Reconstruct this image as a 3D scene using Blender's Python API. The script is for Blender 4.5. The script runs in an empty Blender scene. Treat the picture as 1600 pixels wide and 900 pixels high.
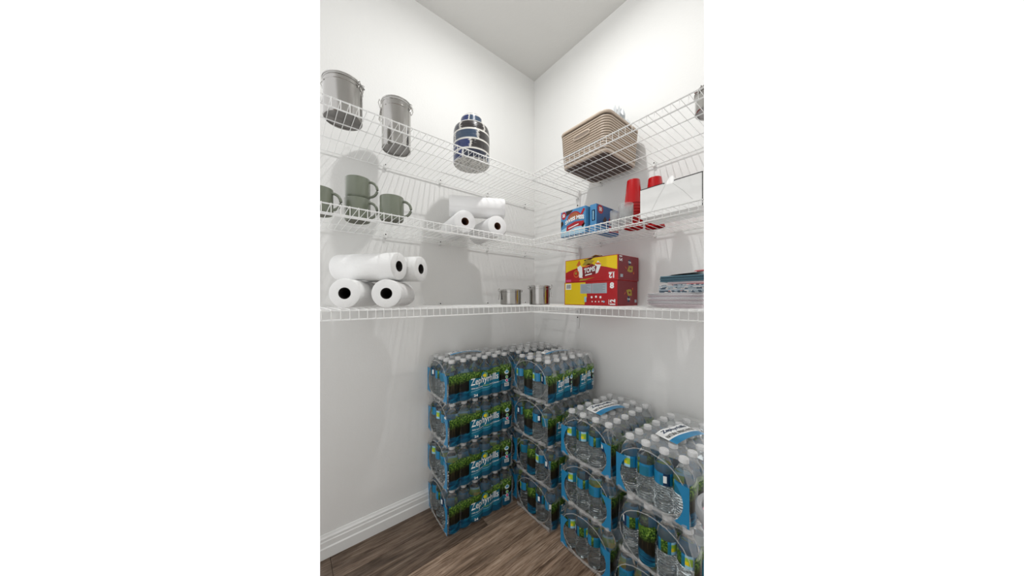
import bpy, bmesh, math, random
from mathutils import Vector, Matrix, noise
random.seed(7)
PI = math.pi
S = bpy.context.scene
COL = S.collection

# ------------------------------------------------------------------ camera, world, exposure
CAM = Vector((1.478, -1.409, 1.147))          # corner of the pantry is the origin, left wall x=0, right wall y=0
FPX = 433.0                                   # focal length in pixels of a 1600 wide frame
HEAD = math.radians(51)                       # camera heading, left of +Y
FWD = Vector((-math.sin(HEAD), math.cos(HEAD), 0)); RGT = Vector((math.cos(HEAD), math.sin(HEAD), 0))
cd = bpy.data.cameras.new('camera'); cam = bpy.data.objects.new('camera', cd); COL.objects.link(cam)
cam.location = CAM; cam.rotation_euler = (PI/2, 0, HEAD)
cd.sensor_width = 36; cd.lens = FPX*36/1600; cd.shift_y = 16/1600; cd.clip_start = .02
S.camera = cam
W = bpy.data.worlds.new('world'); S.world = W; W.use_nodes = True
bg = W.node_tree.nodes['Background']; bg.inputs[0].default_value = (1, 1, 1, 1); bg.inputs[1].default_value = 1.0
S.view_settings.view_transform = 'Standard'; S.view_settings.look = 'None'
S.view_settings.exposure = .15; S.view_settings.gamma = 1; S.view_settings.use_curve_mapping = False
S.cycles.transparent_max_bounces = 24
S.cycles.transmission_bounces = 14
S.cycles.max_bounces = 16
LAMP = (.73, -.70); LAMP_W = 1.7; DOWN_W = 7.4

# ------------------------------------------------------------------ materials
def lin(c):
    if isinstance(c, str): c = [int(c[i:i+2], 16)/255 for i in (0, 2, 4)]
    return tuple(((v/12.92) if v <= .04045 else ((v+.055)/1.055)**2.4) for v in c) + (1,)
MATS = {}
def mat(name, col, rough=.5, metal=0, trans=0, ior=1.45, spec=.5, coat=0, alpha=1, bump=None, sss=0):
    if name in MATS: return MATS[name]
    m = bpy.data.materials.new(name); m.use_nodes = True; MATS[name] = m
    b = m.node_tree.nodes['Principled BSDF']
    b.inputs['Base Color'].default_value = lin(col); b.inputs['Roughness'].default_value = rough
    b.inputs['Metallic'].default_value = metal; b.inputs['Transmission Weight'].default_value = trans
    b.inputs['IOR'].default_value = ior; b.inputs['Specular IOR Level'].default_value = spec
    b.inputs['Coat Weight'].default_value = coat; b.inputs['Alpha'].default_value = alpha
    if bump:
        sc, st, dist = bump
        t = node(m, 'ShaderNodeTexCoord'); n = node(m, 'ShaderNodeTexNoise', Scale=sc, Detail=4)
        bp = node(m, 'ShaderNodeBump', Strength=st, Distance=dist)
        link(m, t, 'Object', n, 'Vector'); link(m, n, 'Fac', bp, 'Height'); link(m, bp, 'Normal', b, 'Normal')
    return m
def node(m, typ, **kw):
    n = m.node_tree.nodes.new(typ)
    for k, v in kw.items():
        if k in n.inputs: n.inputs[k].default_value = v
        else: setattr(n, k, v)
    return n
def link(m, a, ao, b, bi): m.node_tree.links.new(a.outputs[ao], b.inputs[bi])
def ramp(m, stops, interp='LINEAR'):
    r = node(m, 'ShaderNodeValToRGB'); r.color_ramp.interpolation = interp
    e = r.color_ramp.elements
    while len(e) < len(stops): e.new(.5)
    for i, (p, c) in enumerate(stops): e[i].position = p; e[i].color = lin(c)
    return r
def bsdf(m): return m.node_tree.nodes['Principled BSDF']

M_wall = mat('wall_paint', 'E9E9E7', .85, spec=.2, bump=(110, .35, .0015))
M_ceil = mat('ceiling_paint', 'DDDCD9', .95, spec=.1, bump=(70, .5, .002))
M_trim = mat('trim_paint', 'E9E9E7', .35)
M_wire = mat('white_vinyl_wire', 'F2F2F0', .35)
M_plasticw = mat('white_plastic', 'E8E8E6', .4)
M_black = mat('black', '151515', .6)
M_dark = mat('dark_hollow', '2A2624', .8)

def steel(name, base, rough):
    m = mat(name, base, rough, 1)
    t = node(m, 'ShaderNodeTexCoord'); mp = node(m, 'ShaderNodeMapping'); mp.inputs['Scale'].default_value = (4, 4, 400)
    n = node(m, 'ShaderNodeTexNoise', Scale=3, Detail=2); bp = node(m, 'ShaderNodeBump', Strength=.12, Distance=.0005)
    link(m, t, 'Object', mp, 'Vector'); link(m, mp, 'Vector', n, 'Vector'); link(m, n, 'Fac', bp, 'Height'); link(m, bp, 'Normal', bsdf(m), 'Normal')
    return m
M_steel = steel('brushed_steel', 'B4B2AF', .15); M_steel_d = steel('steel_base', '8A8785', .3)
M_steel_l = mat('polished_steel', 'C2C0BD', .15, 1)

def floor_mat():
    m = mat('wood_plank', '6B5A4C', .45)
    nt = m.node_tree; b = bsdf(m)
    t = node(m, 'ShaderNodeTexCoord'); oi = node(m, 'ShaderNodeObjectInfo')
    add = node(m, 'ShaderNodeVectorMath', operation='ADD'); mul = node(m, 'ShaderNodeVectorMath', operation='SCALE')
    comb = node(m, 'ShaderNodeCombineXYZ')
    link(m, oi, 'Random', comb, 'X'); link(m, oi, 'Random', comb, 'Y'); link(m, comb, 'Vector', mul, 0); mul.inputs['Scale'].default_value = 37
    link(m, t, 'Object', add, 0); nt.links.new(mul.outputs[0], add.inputs[1])
    mp = node(m, 'ShaderNodeMapping'); mp.inputs['Scale'].default_value = (60, 3.4, 1); nt.links.new(add.outputs[0], mp.inputs[0])
    n = node(m, 'ShaderNodeTexNoise', Scale=2.2, Detail=9, Roughness=.68, Distortion=1.1); link(m, mp, 'Vector', n, 'Vector')
    mp2 = node(m, 'ShaderNodeMapping'); mp2.inputs['Scale'].default_value = (7, .8, 1); nt.links.new(add.outputs[0], mp2.inputs[0])
    n2 = node(m, 'ShaderNodeTexNoise', Scale=2, Detail=3, Distortion=2.2); link(m, mp2, 'Vector', n2, 'Vector')
    r = ramp(m, [(.27, '49362A'), (.42, '8F7560'), (.54, 'B89E88'), (.75, 'D6C1AD')]); link(m, n, 'Fac', r, 'Fac')
    r2 = ramp(m, [(.3, '7A7068'), (.6, 'FFFFFF')]); link(m, n2, 'Fac', r2, 'Fac')
    mx = node(m, 'ShaderNodeMix', data_type='RGBA', blend_type='MULTIPLY'); mx.inputs[0].default_value = .8
    nt.links.new(r.outputs[0], mx.inputs[6]); nt.links.new(r2.outputs[0], mx.inputs[7])
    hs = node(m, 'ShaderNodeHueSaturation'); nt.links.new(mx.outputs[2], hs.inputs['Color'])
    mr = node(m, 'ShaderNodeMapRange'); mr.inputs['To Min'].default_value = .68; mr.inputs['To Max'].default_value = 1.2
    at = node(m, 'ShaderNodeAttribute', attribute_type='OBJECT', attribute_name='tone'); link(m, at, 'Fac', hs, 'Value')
    link(m, hs, 'Color', b, 'Base Color')
    bp = node(m, 'ShaderNodeBump', Strength=.4, Distance=.001); link(m, n, 'Fac', bp, 'Height'); link(m, bp, 'Normal', b, 'Normal')
    return m
M_floor = floor_mat()

def print_mat():
    # forest over water, as printed along the side of the shrink wrap
    m = mat('forest_print', '123020', .42, spec=.3); nt = m.node_tree; b = bsdf(m)
    t = node(m, 'ShaderNodeTexCoord'); sep = node(m, 'ShaderNodeSeparateXYZ'); link(m, t, 'Object', sep, 0)
    n0 = node(m, 'ShaderNodeTexNoise', Scale=28, Detail=2); link(m, t, 'Object', n0, 'Vector')
    ma = node(m, 'ShaderNodeMath', operation='MULTIPLY_ADD'); link(m, n0, 'Fac', ma, 0); ma.inputs[1].default_value = .035; link(m, sep, 'Z', ma, 2)
    mr = node(m, 'ShaderNodeMapRange'); link(m, ma, 0, mr, 0); mr.inputs[1].default_value = .02; mr.inputs[2].default_value = .165
    # water
    mw = node(m, 'ShaderNodeMapping'); mw.inputs['Scale'].default_value = (30, 30, 140); link(m, t, 'Object', mw, 'Vector')
    nw = node(m, 'ShaderNodeTexNoise', Scale=1, Detail=4); link(m, mw, 'Vector', nw, 'Vector')
    rw = ramp(m, [(.35, '04263F'), (.55, '0B5878'), (.72, '2C93AE')]); link(m, nw, 'Fac', rw, 'Fac')
    # trunks
    mt = node(m, 'ShaderNodeMapping'); mt.inputs['Scale'].default_value = (150, 150, 14); link(m, t, 'Object', mt, 'Vector')
    n1 = node(m, 'ShaderNodeTexNoise', Scale=1, Detail=3); link(m, mt, 'Vector', n1, 'Vector')
    rt = ramp(m, [(.40, '060A07'), (.56, '1E1A10'), (.74, '4A4626')]); link(m, n1, 'Fac', rt, 'Fac')
    # leaves
    nl = node(m, 'ShaderNodeTexNoise', Scale=130, Detail=6, Roughness=.8); link(m, t, 'Object', nl, 'Vector')
    rl = ramp(m, [(.38, '061A0A'), (.48, '1F4A16'), (.57, '6E9430'), (.68, 'CFE088')]); link(m, nl, 'Fac', rl, 'Fac')
    a1 = ramp(m, [(.30, '000000'), (.36, 'FFFFFF')]); link(m, mr, 0, a1, 'Fac')
    a2 = ramp(m, [(.62, '000000'), (.80, 'FFFFFF')]); link(m, mr, 0, a2, 'Fac')
    m1 = node(m, 'ShaderNodeMix', data_type='RGBA'); m2 = node(m, 'ShaderNodeMix', data_type='RGBA')
    nt.links.new(a1.outputs[0], m1.inputs[0]); nt.links.new(rw.outputs[0], m1.inputs[6]); nt.links.new(rt.outputs[0], m1.inputs[7])
    nt.links.new(a2.outputs[0], m2.inputs[0]); nt.links.new(m1.outputs[2], m2.inputs[6]); nt.links.new(rl.outputs[0], m2.inputs[7])
    nt.links.new(m2.outputs[2], b.inputs['Base Color'])
    return m
M_print = print_mat()
M_teal = mat('print_teal', '0F6F8C', .38); M_teal2 = mat('print_deep_teal', '094F6C', .38)
M_blue = mat('print_blue', '1F80AF', .25); M_navy = mat('print_navy', '0A2F52', .25)
M_white = mat('print_white', 'F2F4F3', .35); M_yel = mat('print_yellow', 'E5D21E', .35); M_lime = mat('print_lime', '9CC23C', .35)
M_sky = mat('print_pale_blue', '9CCDE2', .3); M_pink = mat('print_pink', 'D8447E', .4)

def film_mat(name, base_f, col, rough=.12, bst=.5):
    m = bpy.data.materials.new(name); m.use_nodes = True; nt = m.node_tree; nt.nodes.clear(); MATS[name] = m
    o = node(m, 'ShaderNodeOutputMaterial'); mix = node(m, 'ShaderNodeMixShader'); tr = node(m, 'ShaderNodeBsdfTransparent')
    p = node(m, 'ShaderNodeBsdfPrincipled'); p.inputs['Base Color'].default_value = lin(col); p.inputs['Roughness'].default_value = rough
    fr = node(m, 'ShaderNodeLayerWeight', Blend=.25)
    t = node(m, 'ShaderNodeTexCoord'); n = node(m, 'ShaderNodeTexNoise', Scale=45, Detail=3, Distortion=1.5); link(m, t, 'Object', n, 'Vector')
    bp = node(m, 'ShaderNodeBump', Strength=bst, Distance=.003); link(m, n, 'Fac', bp, 'Height'); link(m, bp, 'Normal', p, 'Normal'); link(m, bp, 'Normal', fr, 'Normal')
    ma = node(m, 'ShaderNodeMath', operation='MULTIPLY_ADD', use_clamp=True); link(m, fr, 'Fresnel', ma, 0); ma.inputs[1].default_value = .28; ma.inputs[2].default_value = base_f
    link(m, ma, 0, mix, 0); nt.links.new(tr.outputs[0], mix.inputs[1]); nt.links.new(p.outputs[0], mix.inputs[2]); nt.links.new(mix.outputs[0], o.inputs[0])
    return m
M_film = film_mat('shrink_film', .02, 'D8DADB'); M_filmrim = film_mat('gathered_film', .30, 'D5D5D3', .25)
M_clearcup = film_mat('clear_plastic', .24, 'DADCDC', .1, 0)
M_bottle = mat('clear_bottle_water', 'F0F5F6', .04, trans=.96, ior=1.31)
M_cap = mat('translucent_cap', 'CBCCCC', .35)

# ------------------------------------------------------------------ mesh helpers
class MB:
    def __init__(s): s.v = []; s.f = []; s.m = []; s.mats = []
    def mi(s, m):
        if m not in s.mats: s.mats.append(m)
        return s.mats.index(m)
    def add(s, vs, fs, m):
        o = len(s.v); k = s.mi(m); s.v += [tuple(v) for v in vs]
        for f in fs: s.f.append(tuple(i+o for i in f)); s.m.append(k)
    def box(s, lo, hi, m, R=None):
        x0, y0, z0 = lo; x1, y1, z1 = hi
        vs = [Vector(p) for p in ((x0,y0,z0),(x1,y0,z0),(x1,y1,z0),(x0,y1,z0),(x0,y0,z1),(x1,y0,z1),(x1,y1,z1),(x0,y1,z1))]
        if R: vs = [R @ v for v in vs]
        s.add(vs, [(3,2,1,0),(4,5,6,7),(0,1,5,4),(1,2,6,5),(2,3,7,6),(3,0,4,7)], m)
    def tube(s, pts, r, m, n=6, closed=False):
        pts = [Vector(p) for p in pts]; N = len(pts); rings = []
        ref = Vector((0, 0, 1))
        for i, p in enumerate(pts):
            a = pts[(i-1) % N] if (closed or i > 0) else p; b = pts[(i+1) % N] if (closed or i < N-1) else p
            d = (b-a).normalized(); u = d.cross(ref)
            if u.length < .1: u = d.cross(Vector((1, 0, 0)))
            u.normalize(); w = d.cross(u)
            rings.append([p + r*(math.cos(2*PI*k/n)*u + math.sin(2*PI*k/n)*w) for k in range(n)])
        vs = [v for g in rings for v in g]; fs = []
        for i in range(N if closed else N-1):
            j = (i+1) % N
            for k in range(n): fs.append((i*n+k, i*n+(k+1) % n, j*n+(k+1) % n, j*n+k))
        if not closed: fs.append(tuple(range(n-1, -1, -1))); fs.append(tuple((N-1)*n+k for k in range(n)))
        s.add(vs, fs, m)
    def lathe(s, prof, m, n=24, R=None, sx=1, mf=None):
        # prof = [(r, z)...]; r==0 makes a pole
        vs = []; idx = []
        for r, z in prof:
            if r <= 1e-6: idx.append([len(vs)]*n); vs.append(Vector((0, 0, z)))
            else:
                idx.append(list(range(len(vs), len(vs)+n)))
                vs += [Vector((r*math.cos(2*PI*k/n)*sx, r*math.sin(2*PI*k/n), z)) for k in range(n)]
        if R: vs = [R @ v for v in vs]
        for i in range(len(prof)-1):
            fs = []
            for k in range(n):
                a, b, c, d = idx[i][k], idx[i][(k+1) % n], idx[i+1][(k+1) % n], idx[i+1][k]
                f = []
                for q in (a, b, c, d):
                    if q not in f: f.append(q)
                if len(f) > 2: fs.append((tuple(f), k))
            if i == 0: o = len(s.v); s.v += [tuple(v) for v in vs]
            for f, k in fs:
                s.f.append(tuple(q+o for q in f)); s.m.append(s.mi(mf(i, k) if mf else m))
    def grid(s, fn, us, vs_, m):
        P = [fn(u, v) for v in vs_ for u in us]; nu = len(us)
        fs = [(j*nu+i, j*nu+i+1, (j+1)*nu+i+1, (j+1)*nu+i) for j in range(len(vs_)-1) for i in range(nu-1)]
        s.add(P, fs, m)
    def build(s, name, parent=None, smooth=False, bevel=0, loc=None):
        me = bpy.data.meshes.new(name); me.from_pydata(s.v, [], s.f); me.update()
        for m in s.mats: me.materials.append(m)
        me.polygons.foreach_set('material_index', s.m)
        if smooth: me.polygons.foreach_set('use_smooth', [True]*len(me.polygons))
        o = bpy.data.objects.new(name, me); COL.objects.link(o)
        if parent: o.parent = parent
        if loc: o.location = loc
        if bevel:
            bm = bmesh.new(); bm.from_mesh(me); bmesh.ops.bevel(bm, geom=[e for e in bm.edges if len(e.link_faces) == 2 and e.calc_face_angle(0) > .5], offset=bevel, segments=2, affect='EDGES', profile=.6)
            bm.to_mesh(me); bm.free()
            if smooth is None: pass
        if smooth == 'auto' or smooth is True:
            try: me.set_sharp_from_angle(angle=math.radians(38))
            except Exception: pass
        return o
def tag(o, label=None, cat=None, group=None, kind=None):
    for k, v in (('label', label), ('category', cat), ('group', group), ('kind', kind)):
        if v: o[k] = v
    return o
def empty(name, loc=(0, 0, 0), rz=0, label=None, cat=None, group=None):
    o = bpy.data.objects.new(name, None); COL.objects.link(o); o.location = loc; o.rotation_euler = (0, 0, rz); o.empty_display_size = .05
    return tag(o, label, cat, group)
CH = {}
def copy_tree(o, parent=None):
    c = o.copy(); COL.objects.link(c)
    if parent: c.parent = parent
    for ch in [x for x in ALLC(o)]: copy_tree(ch, c)
    return c
def ALLC(o): return list(o.children)
def lin_sp(a, b, n): return [a+(b-a)*i/(n-1) for i in range(n)]

_txt = {}
def text_geo(txt, bold=0.0):
    key = (txt, bold)
    if key in _txt: return _txt[key]
    cu = bpy.data.curves.new('t', 'FONT'); cu.body = txt; cu.size = 1; cu.offset = bold; cu.resolution_u = 3
    ob = bpy.data.objects.new('t', cu); COL.objects.link(ob)
    dg = bpy.context.evaluated_depsgraph_get(); me = ob.evaluated_get(dg).to_mesh()
    bm = bmesh.new(); bm.from_mesh(me); bmesh.ops.triangulate(bm, faces=bm.faces[:])
    V = [v.co.copy() for v in bm.verts]; F = [tuple(v.index for v in f.verts) for f in bm.faces]; bm.free()
    ob.evaluated_get(dg).to_mesh_clear(); bpy.data.objects.remove(ob); bpy.data.curves.remove(cu)
    x0 = min(v.x for v in V); x1 = max(v.x for v in V); y0 = min(v.y for v in V); y1 = max(v.y for v in V)
    V = [((v.x-x0)/(x1-x0), (v.y-y0)/(y1-y0)) for v in V]
    _txt[key] = (V, F); return V, F
def put_text(mb, txt, fn, u0, u1, v0, v1, m, bold=.02, warp=None, subdiv=False):
    V, F = text_geo(txt, bold)
    P = []
    for a, b in V:
        u = u0+(u1-u0)*a; v = v0+(v1-v0)*b
        if warp: v += warp(a)
        P.append(fn(u, v))
    mb.add(P, F, m)

# ------------------------------------------------------------------ the setting
CEIL = 2.74
YL = -2.2; XR = 1.77
b = MB(); b.box((-.12, YL, 0), (0, .12, CEIL), M_wall); w = b.build('wall_left'); tag(w, kind='structure')
b = MB(); b.box((0, 0, 0), (XR, .12, CEIL), M_wall); w = b.build('wall_right'); tag(w, kind='structure')
b = MB(); b.box((XR, YL, 0), (XR+.12, .12, CEIL), M_wall); w = b.build('wall_rear_right'); tag(w, kind='structure'); w['_keep'] = 1
b = MB(); b.box((0, YL, CEIL), (XR, 0, CEIL+.1), M_ceil); w = b.build('ceiling'); tag(w, kind='structure')
b = MB(); b.box((0, YL, -.12), (XR, 0, -.011), M_dark); fl = b.build('floor'); tag(fl, kind='structure')
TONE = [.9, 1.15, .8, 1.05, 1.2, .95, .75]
edges = [-.012, .151, .313, .475, .637, .80, .963, 1.126, 1.289, 1.45]
joints = [[-1.262, -.35], [-.62], [-1.75, -.25], [-.95], [-.2, -1.5], [-1.15], [-.5, -1.7], [-1.3], [-.8]]
for i in range(len(edges)-1):
    ys = [YL]+sorted(joints[i])+[-.001]
    for j in range(len(ys)-1):
        b = MB(); x0, x1 = max(edges[i], 0)+.0009, edges[i+1]-.0009
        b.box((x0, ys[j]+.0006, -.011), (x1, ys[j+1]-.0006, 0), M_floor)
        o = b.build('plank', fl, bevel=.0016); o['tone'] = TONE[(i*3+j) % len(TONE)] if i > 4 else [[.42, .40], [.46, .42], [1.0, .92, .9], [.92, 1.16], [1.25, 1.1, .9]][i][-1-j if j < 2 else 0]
def baseboard(name, along):
    prof = [(0, 0), (.016, 0), (.016, .045), (.0125, .050), (.0125, .072), (.010, .076), (.010, .086), (.006, .092), (.003, .100), (0, .101)]
    L = 2.0 if along == 'y' else XR
    vs = []; n = len(prof)
    for t in (0, L):
        for d, z in prof: vs.append((d+.0002, -t, z+.0002) if along == 'y' else (t, -d-.0002, z+.0002))
    fs = [(i, (i+1) % n, n+(i+1) % n, n+i) for i in range(n)] + [tuple(range(n))[::-1], tuple(range(n, 2*n))]
    b = MB(); b.add(vs, fs, M_trim); o = b.build(name); tag(o, kind='structure')
    bm = bmesh.new(); bm.from_mesh(o.data); bmesh.ops.recalc_face_normals(bm, faces=bm.faces[:]); bm.to_mesh(o.data); bm.free()
baseboard('baseboard_left', 'y'); baseboard('baseboard_right', 'x')

# ceiling lamp (above the frame, it casts the shelf shadows)
def ceiling_lamp():
    t = empty('ceiling_lamp', (LAMP[0], LAMP[1], CEIL), 0, 'flush white ceiling lamp in the middle of the pantry ceiling', 'lamp')
    b = MB(); b.lathe([(0, 0), (.06, 0), (.06, -.012), (.05, -.016), (0, -.016)], M_plasticw, 40); b.build('lamp_base', t, True)
    m = mat('lamp_glass', 'FFFFFF', .3); bsdf(m).inputs['Emission Color'].default_value = (1, .98, .95, 1); bsdf(m).inputs['Emission Strength'].default_value = 8
    b = MB(); b.lathe([(.014, -.016), (.018, -.024), (.014, -.034), (0, -.037)], m, 24); b.build('bulb_glass', t, True)
    l = bpy.data.lights.new('bulb', 'POINT'); l.energy = LAMP_W; l.shadow_soft_size = .016; l.color = (1, .995, .985)
    lo = bpy.data.objects.new('bulb', l); COL.objects.link(lo); lo.parent = t; lo.location = (0, 0, -.058)
    l = bpy.data.lights.new('downlight', 'AREA'); l.shape = 'DISK'; l.size = .045; l.energy = DOWN_W; l.color = (1, .995, .985)
    lo = bpy.data.objects.new('downlight', l); COL.objects.link(lo); lo.parent = t; lo.location = (0, 0, -.060)
ceiling_lamp()

# ------------------------------------------------------------------ wire shelves
SD = .412; PITCH = .0267
def wire_shelf(z, side, label, group='white wire shelves'):
    """side 'left' lies along the left wall (to the corner), 'right' along the right wall (butts against the left one)."""
    t = empty('wire_shelf', (0, 0, z), 0, label, 'shelf', group)
    if side == 'left': P = lambda a, d, h: (d, -a, h); a0, a1 = .012, 1.75
    else: P = lambda a, d, h: (a, -d, h); a0, a1 = SD+.006, 1.75
    b = MB()
    a = a0+.006
    while a < a1:
        b.tube([P(a, .006, 0), P(a, SD-.002, 0), P(a, SD+.001, -.002), P(a, SD+.0015, -.034)], .0013, M_wire, 4)
        a += PITCH
    o = b.build('cross_wires', t, True); o['kind'] = 'stuff'
    for nm, d, h, r in (('front_rail', SD-.001, -.0035, .0024), ('lip_rail', SD-.001, -.034, .0026), ('support_rod', .272, -.0036, .0022), ('support_rod', .135, -.0036, .0022), ('back_rod', .010, -.0032, .0024)):
        b = MB(); b.tube([P(a0, d, h), P(a1, d, h)], r, M_wire, 8); b.build(nm, t, True)
    cl = (.10, .42, .74, 1.03, 1.34) if side == 'left' else (.56, .86, 1.16)
    for c in cl:
        b = MB()
        q = [P(c-.006, 0.0003, .016), P(c+.006, .0003, .016), P(c+.006, .0003, -.012), P(c-.006, .0003, -.012), P(c-.006, .016, .004), P(c+.006, .016, .004), P(c+.006, .016, -.008), P(c-.006, .016, -.008)]
        b.add(q, [(0,1,2,3),(4,5,6,7),(0,1,5,4),(1,2,6,5),(2,3,7,6),(3,0,4,7)], M_plasticw)
        p = Vector(P(c, .012, .008)); b.lathe([(0, .003), (.003, .003), (.0035, 0), (.0035, -.003)], M_dark, 8, R=Matrix.Translation(p))
        b.build('wall_clip', t)
    if side == 'left':
        # end bracket holding the front rails to the right wall
        b = MB(); x = SD
        b.box((x-.024, -.022, -.044), (x+.004, -.0004, .010), M_plasticw)
        b.box((x-.006, -.028, -.040), (x+.006, -.022, .002), M_plasticw)
        b.build('end_bracket', t, bevel=.002)
        b = MB()
        vs = [(x+.004, -.0006, -.044), (x-.022, -.0006, -.044), (x-.026, -.0006, -.15), (x-.010, -.0006, -.15), (x+.004, -.014, -.044), (x-.022, -.014, -.044), (x-.026, -.006, -.15), (x-.010, -.006, -.15)]
        b.add(vs, [(0,1,2,3),(7,6,5,4),(0,4,5,1),(1,5,6,2),(2,6,7,3),(3,7,4,0)], M_plasticw)
        b.lathe([(0, .002), (.0035, .002), (.004, 0)], M_dark, 8, R=Matrix.Translation((x-.012, -.013, -.08)) @ Matrix.Rotation(PI/2, 4, 'X'))
        b.build('bracket_foot', t)
    return t
Z1, Z2, Z3 = 1.802, 1.456, 1.109
DZ = .0018
for z, nm in ((Z1, 'top'), (Z2, 'middle'), (Z3, 'bottom')):
    what = {('top','left'): 'topmost wire shelf on the left wall, holding canisters and the blue striped jar',
            ('top','right'): 'topmost wire shelf on the right wall, holding the taupe basket',
            ('middle','left'): 'middle wire shelf on the left wall, holding green mugs and paper rolls',
            ('middle','right'): 'middle wire shelf on the right wall, holding blue cocoa boxes and cups',
            ('bottom','left'): 'lowest wire shelf on the left wall, holding four paper towel rolls',
            ('bottom','right'): 'lowest wire shelf on the right wall, holding yellow and red snack boxes'}
    wire_shelf(z, 'left', what[(nm, 'left')]); wire_shelf(z, 'right', what[(nm, 'right')])

# ------------------------------------------------------------------ steel canisters
def canister(x, y, z, r, h, rz, label, tint=None, group='clamp lid steel canisters'):
    t = empty('canister', (x, y, z), rz, label, 'canister', group)
    b = MB(); b.lathe([(r*.93, .004), (r*.95, 0), (r, .002), (r*1.0, .004), (r, h*.80), (r*1.02, h*.805), (r*1.02, h*.82), (r, h*.825), (r, h*.9), (r*1.03, h*.905), (r*1.03, h*.92), (r*.9, h*.92)], M_steel, 48)
    b.build('body', t, True)
    b = MB(); b.lathe([(0, .005), (r*.93, .004)], M_steel_d, 48); b.build('base', t, True)
    b = MB(); b.lathe([(r*.9, h*.921), (r*1.01, h*.921), (r*1.01, h*.938), (r*.9, h*.938)], M_plasticw, 48); b.build('gasket', t, True)
    b = MB(); b.lathe([(r*1.0, h*.939), (r*1.045, h*.939), (r*1.045, h*.965), (r*1.0, h*.975), (r*.85, h*.978), (r*.8, h), (r*.2, h*1.003), (0, h*1.003)], M_steel_l, 48); b.build('lid', t, True)
    # wire bail across the front (+x) with lever, hinge at the back (-x)
    b = MB(); zc = h*.80
    b.tube([(r*.5, r*.9, zc), (r*1.06, r*.28, zc-.002), (r*1.08, 0, zc-.004), (r*1.06, -r*.28, zc-.002), (r*.5, -r*.9, zc)], .0012, M_steel_l, 6)
    b.tube([(r*1.06, .012, h*.80), (r*1.14, .012, h*.87), (r*1.22, .012, h*.95), (r*1.16, .008, h*1.03), (r*1.16, -.008, h*1.03), (r*1.22, -.012, h*.95), (r*1.14, -.012, h*.87), (r*1.06, -.012, h*.80)], .0014, M_steel_l, 6)
    b.build('wire_bail', t, True)
    b = MB(); k = min(.055, h*.55)
    b.add([(r*1.05, -.008, h*.86), (r*1.05, .008, h*.86), (r*1.19, .010, h*.86-k), (r*1.19, -.010, h*.86-k), (r*1.09, -.008, h*.87), (r*1.09, .008, h*.87), (r*1.215, .010, h*.86-k), (r*1.215, -.010, h*.86-k)], [(3,2,1,0),(4,5,6,7),(0,1,5,4),(1,2,6,5),(2,3,7,6),(3,0,4,7)], M_steel_l)
    b.build('clamp_lever', t)
    b = MB(); b.tube([(-r*1.02, .012, h*.80), (-r*1.10, .012, h*.84), (-r*1.14, .012, h*.95), (-r*1.03, .01, h*.965)], .0014, M_steel_l, 6)
    b.tube([(-r*1.02, -.012, h*.80), (-r*1.10, -.012, h*.84), (-r*1.14, -.012, h*.95), (-r*1.03, -.01, h*.965)], .0014, M_steel_l, 6)
    b.tube([(-r*1.12, -.016, h*.88), (-r*1.12, .016, h*.88)], .0025, M_steel_l, 8)
    b.build('hinge', t, True)
    return t
canister(.285, -1.249, Z1+DZ, .064, .142, math.radians(228), 'wide steel canister with clamp lid at the left end of the top shelf')
canister(.195, -1.032, Z1+DZ, .060, .212, math.radians(238), 'tall steel canister with clamp lid, second from the left on the top shelf')
canister(1.172, -.245, Z1+DZ, .060, .074, math.radians(60), 'small steel canister at the right edge of the top shelf, mostly out of view')
canister(.215, -.395, Z3+DZ, .061, .088, math.radians(250), 'short steel canister on the lowest shelf, left of its taller neighbour')
canister(.318, -.262, Z3+DZ, .060, .112, math.radians(52), 'taller steel canister on the lowest shelf near the corner')

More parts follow.
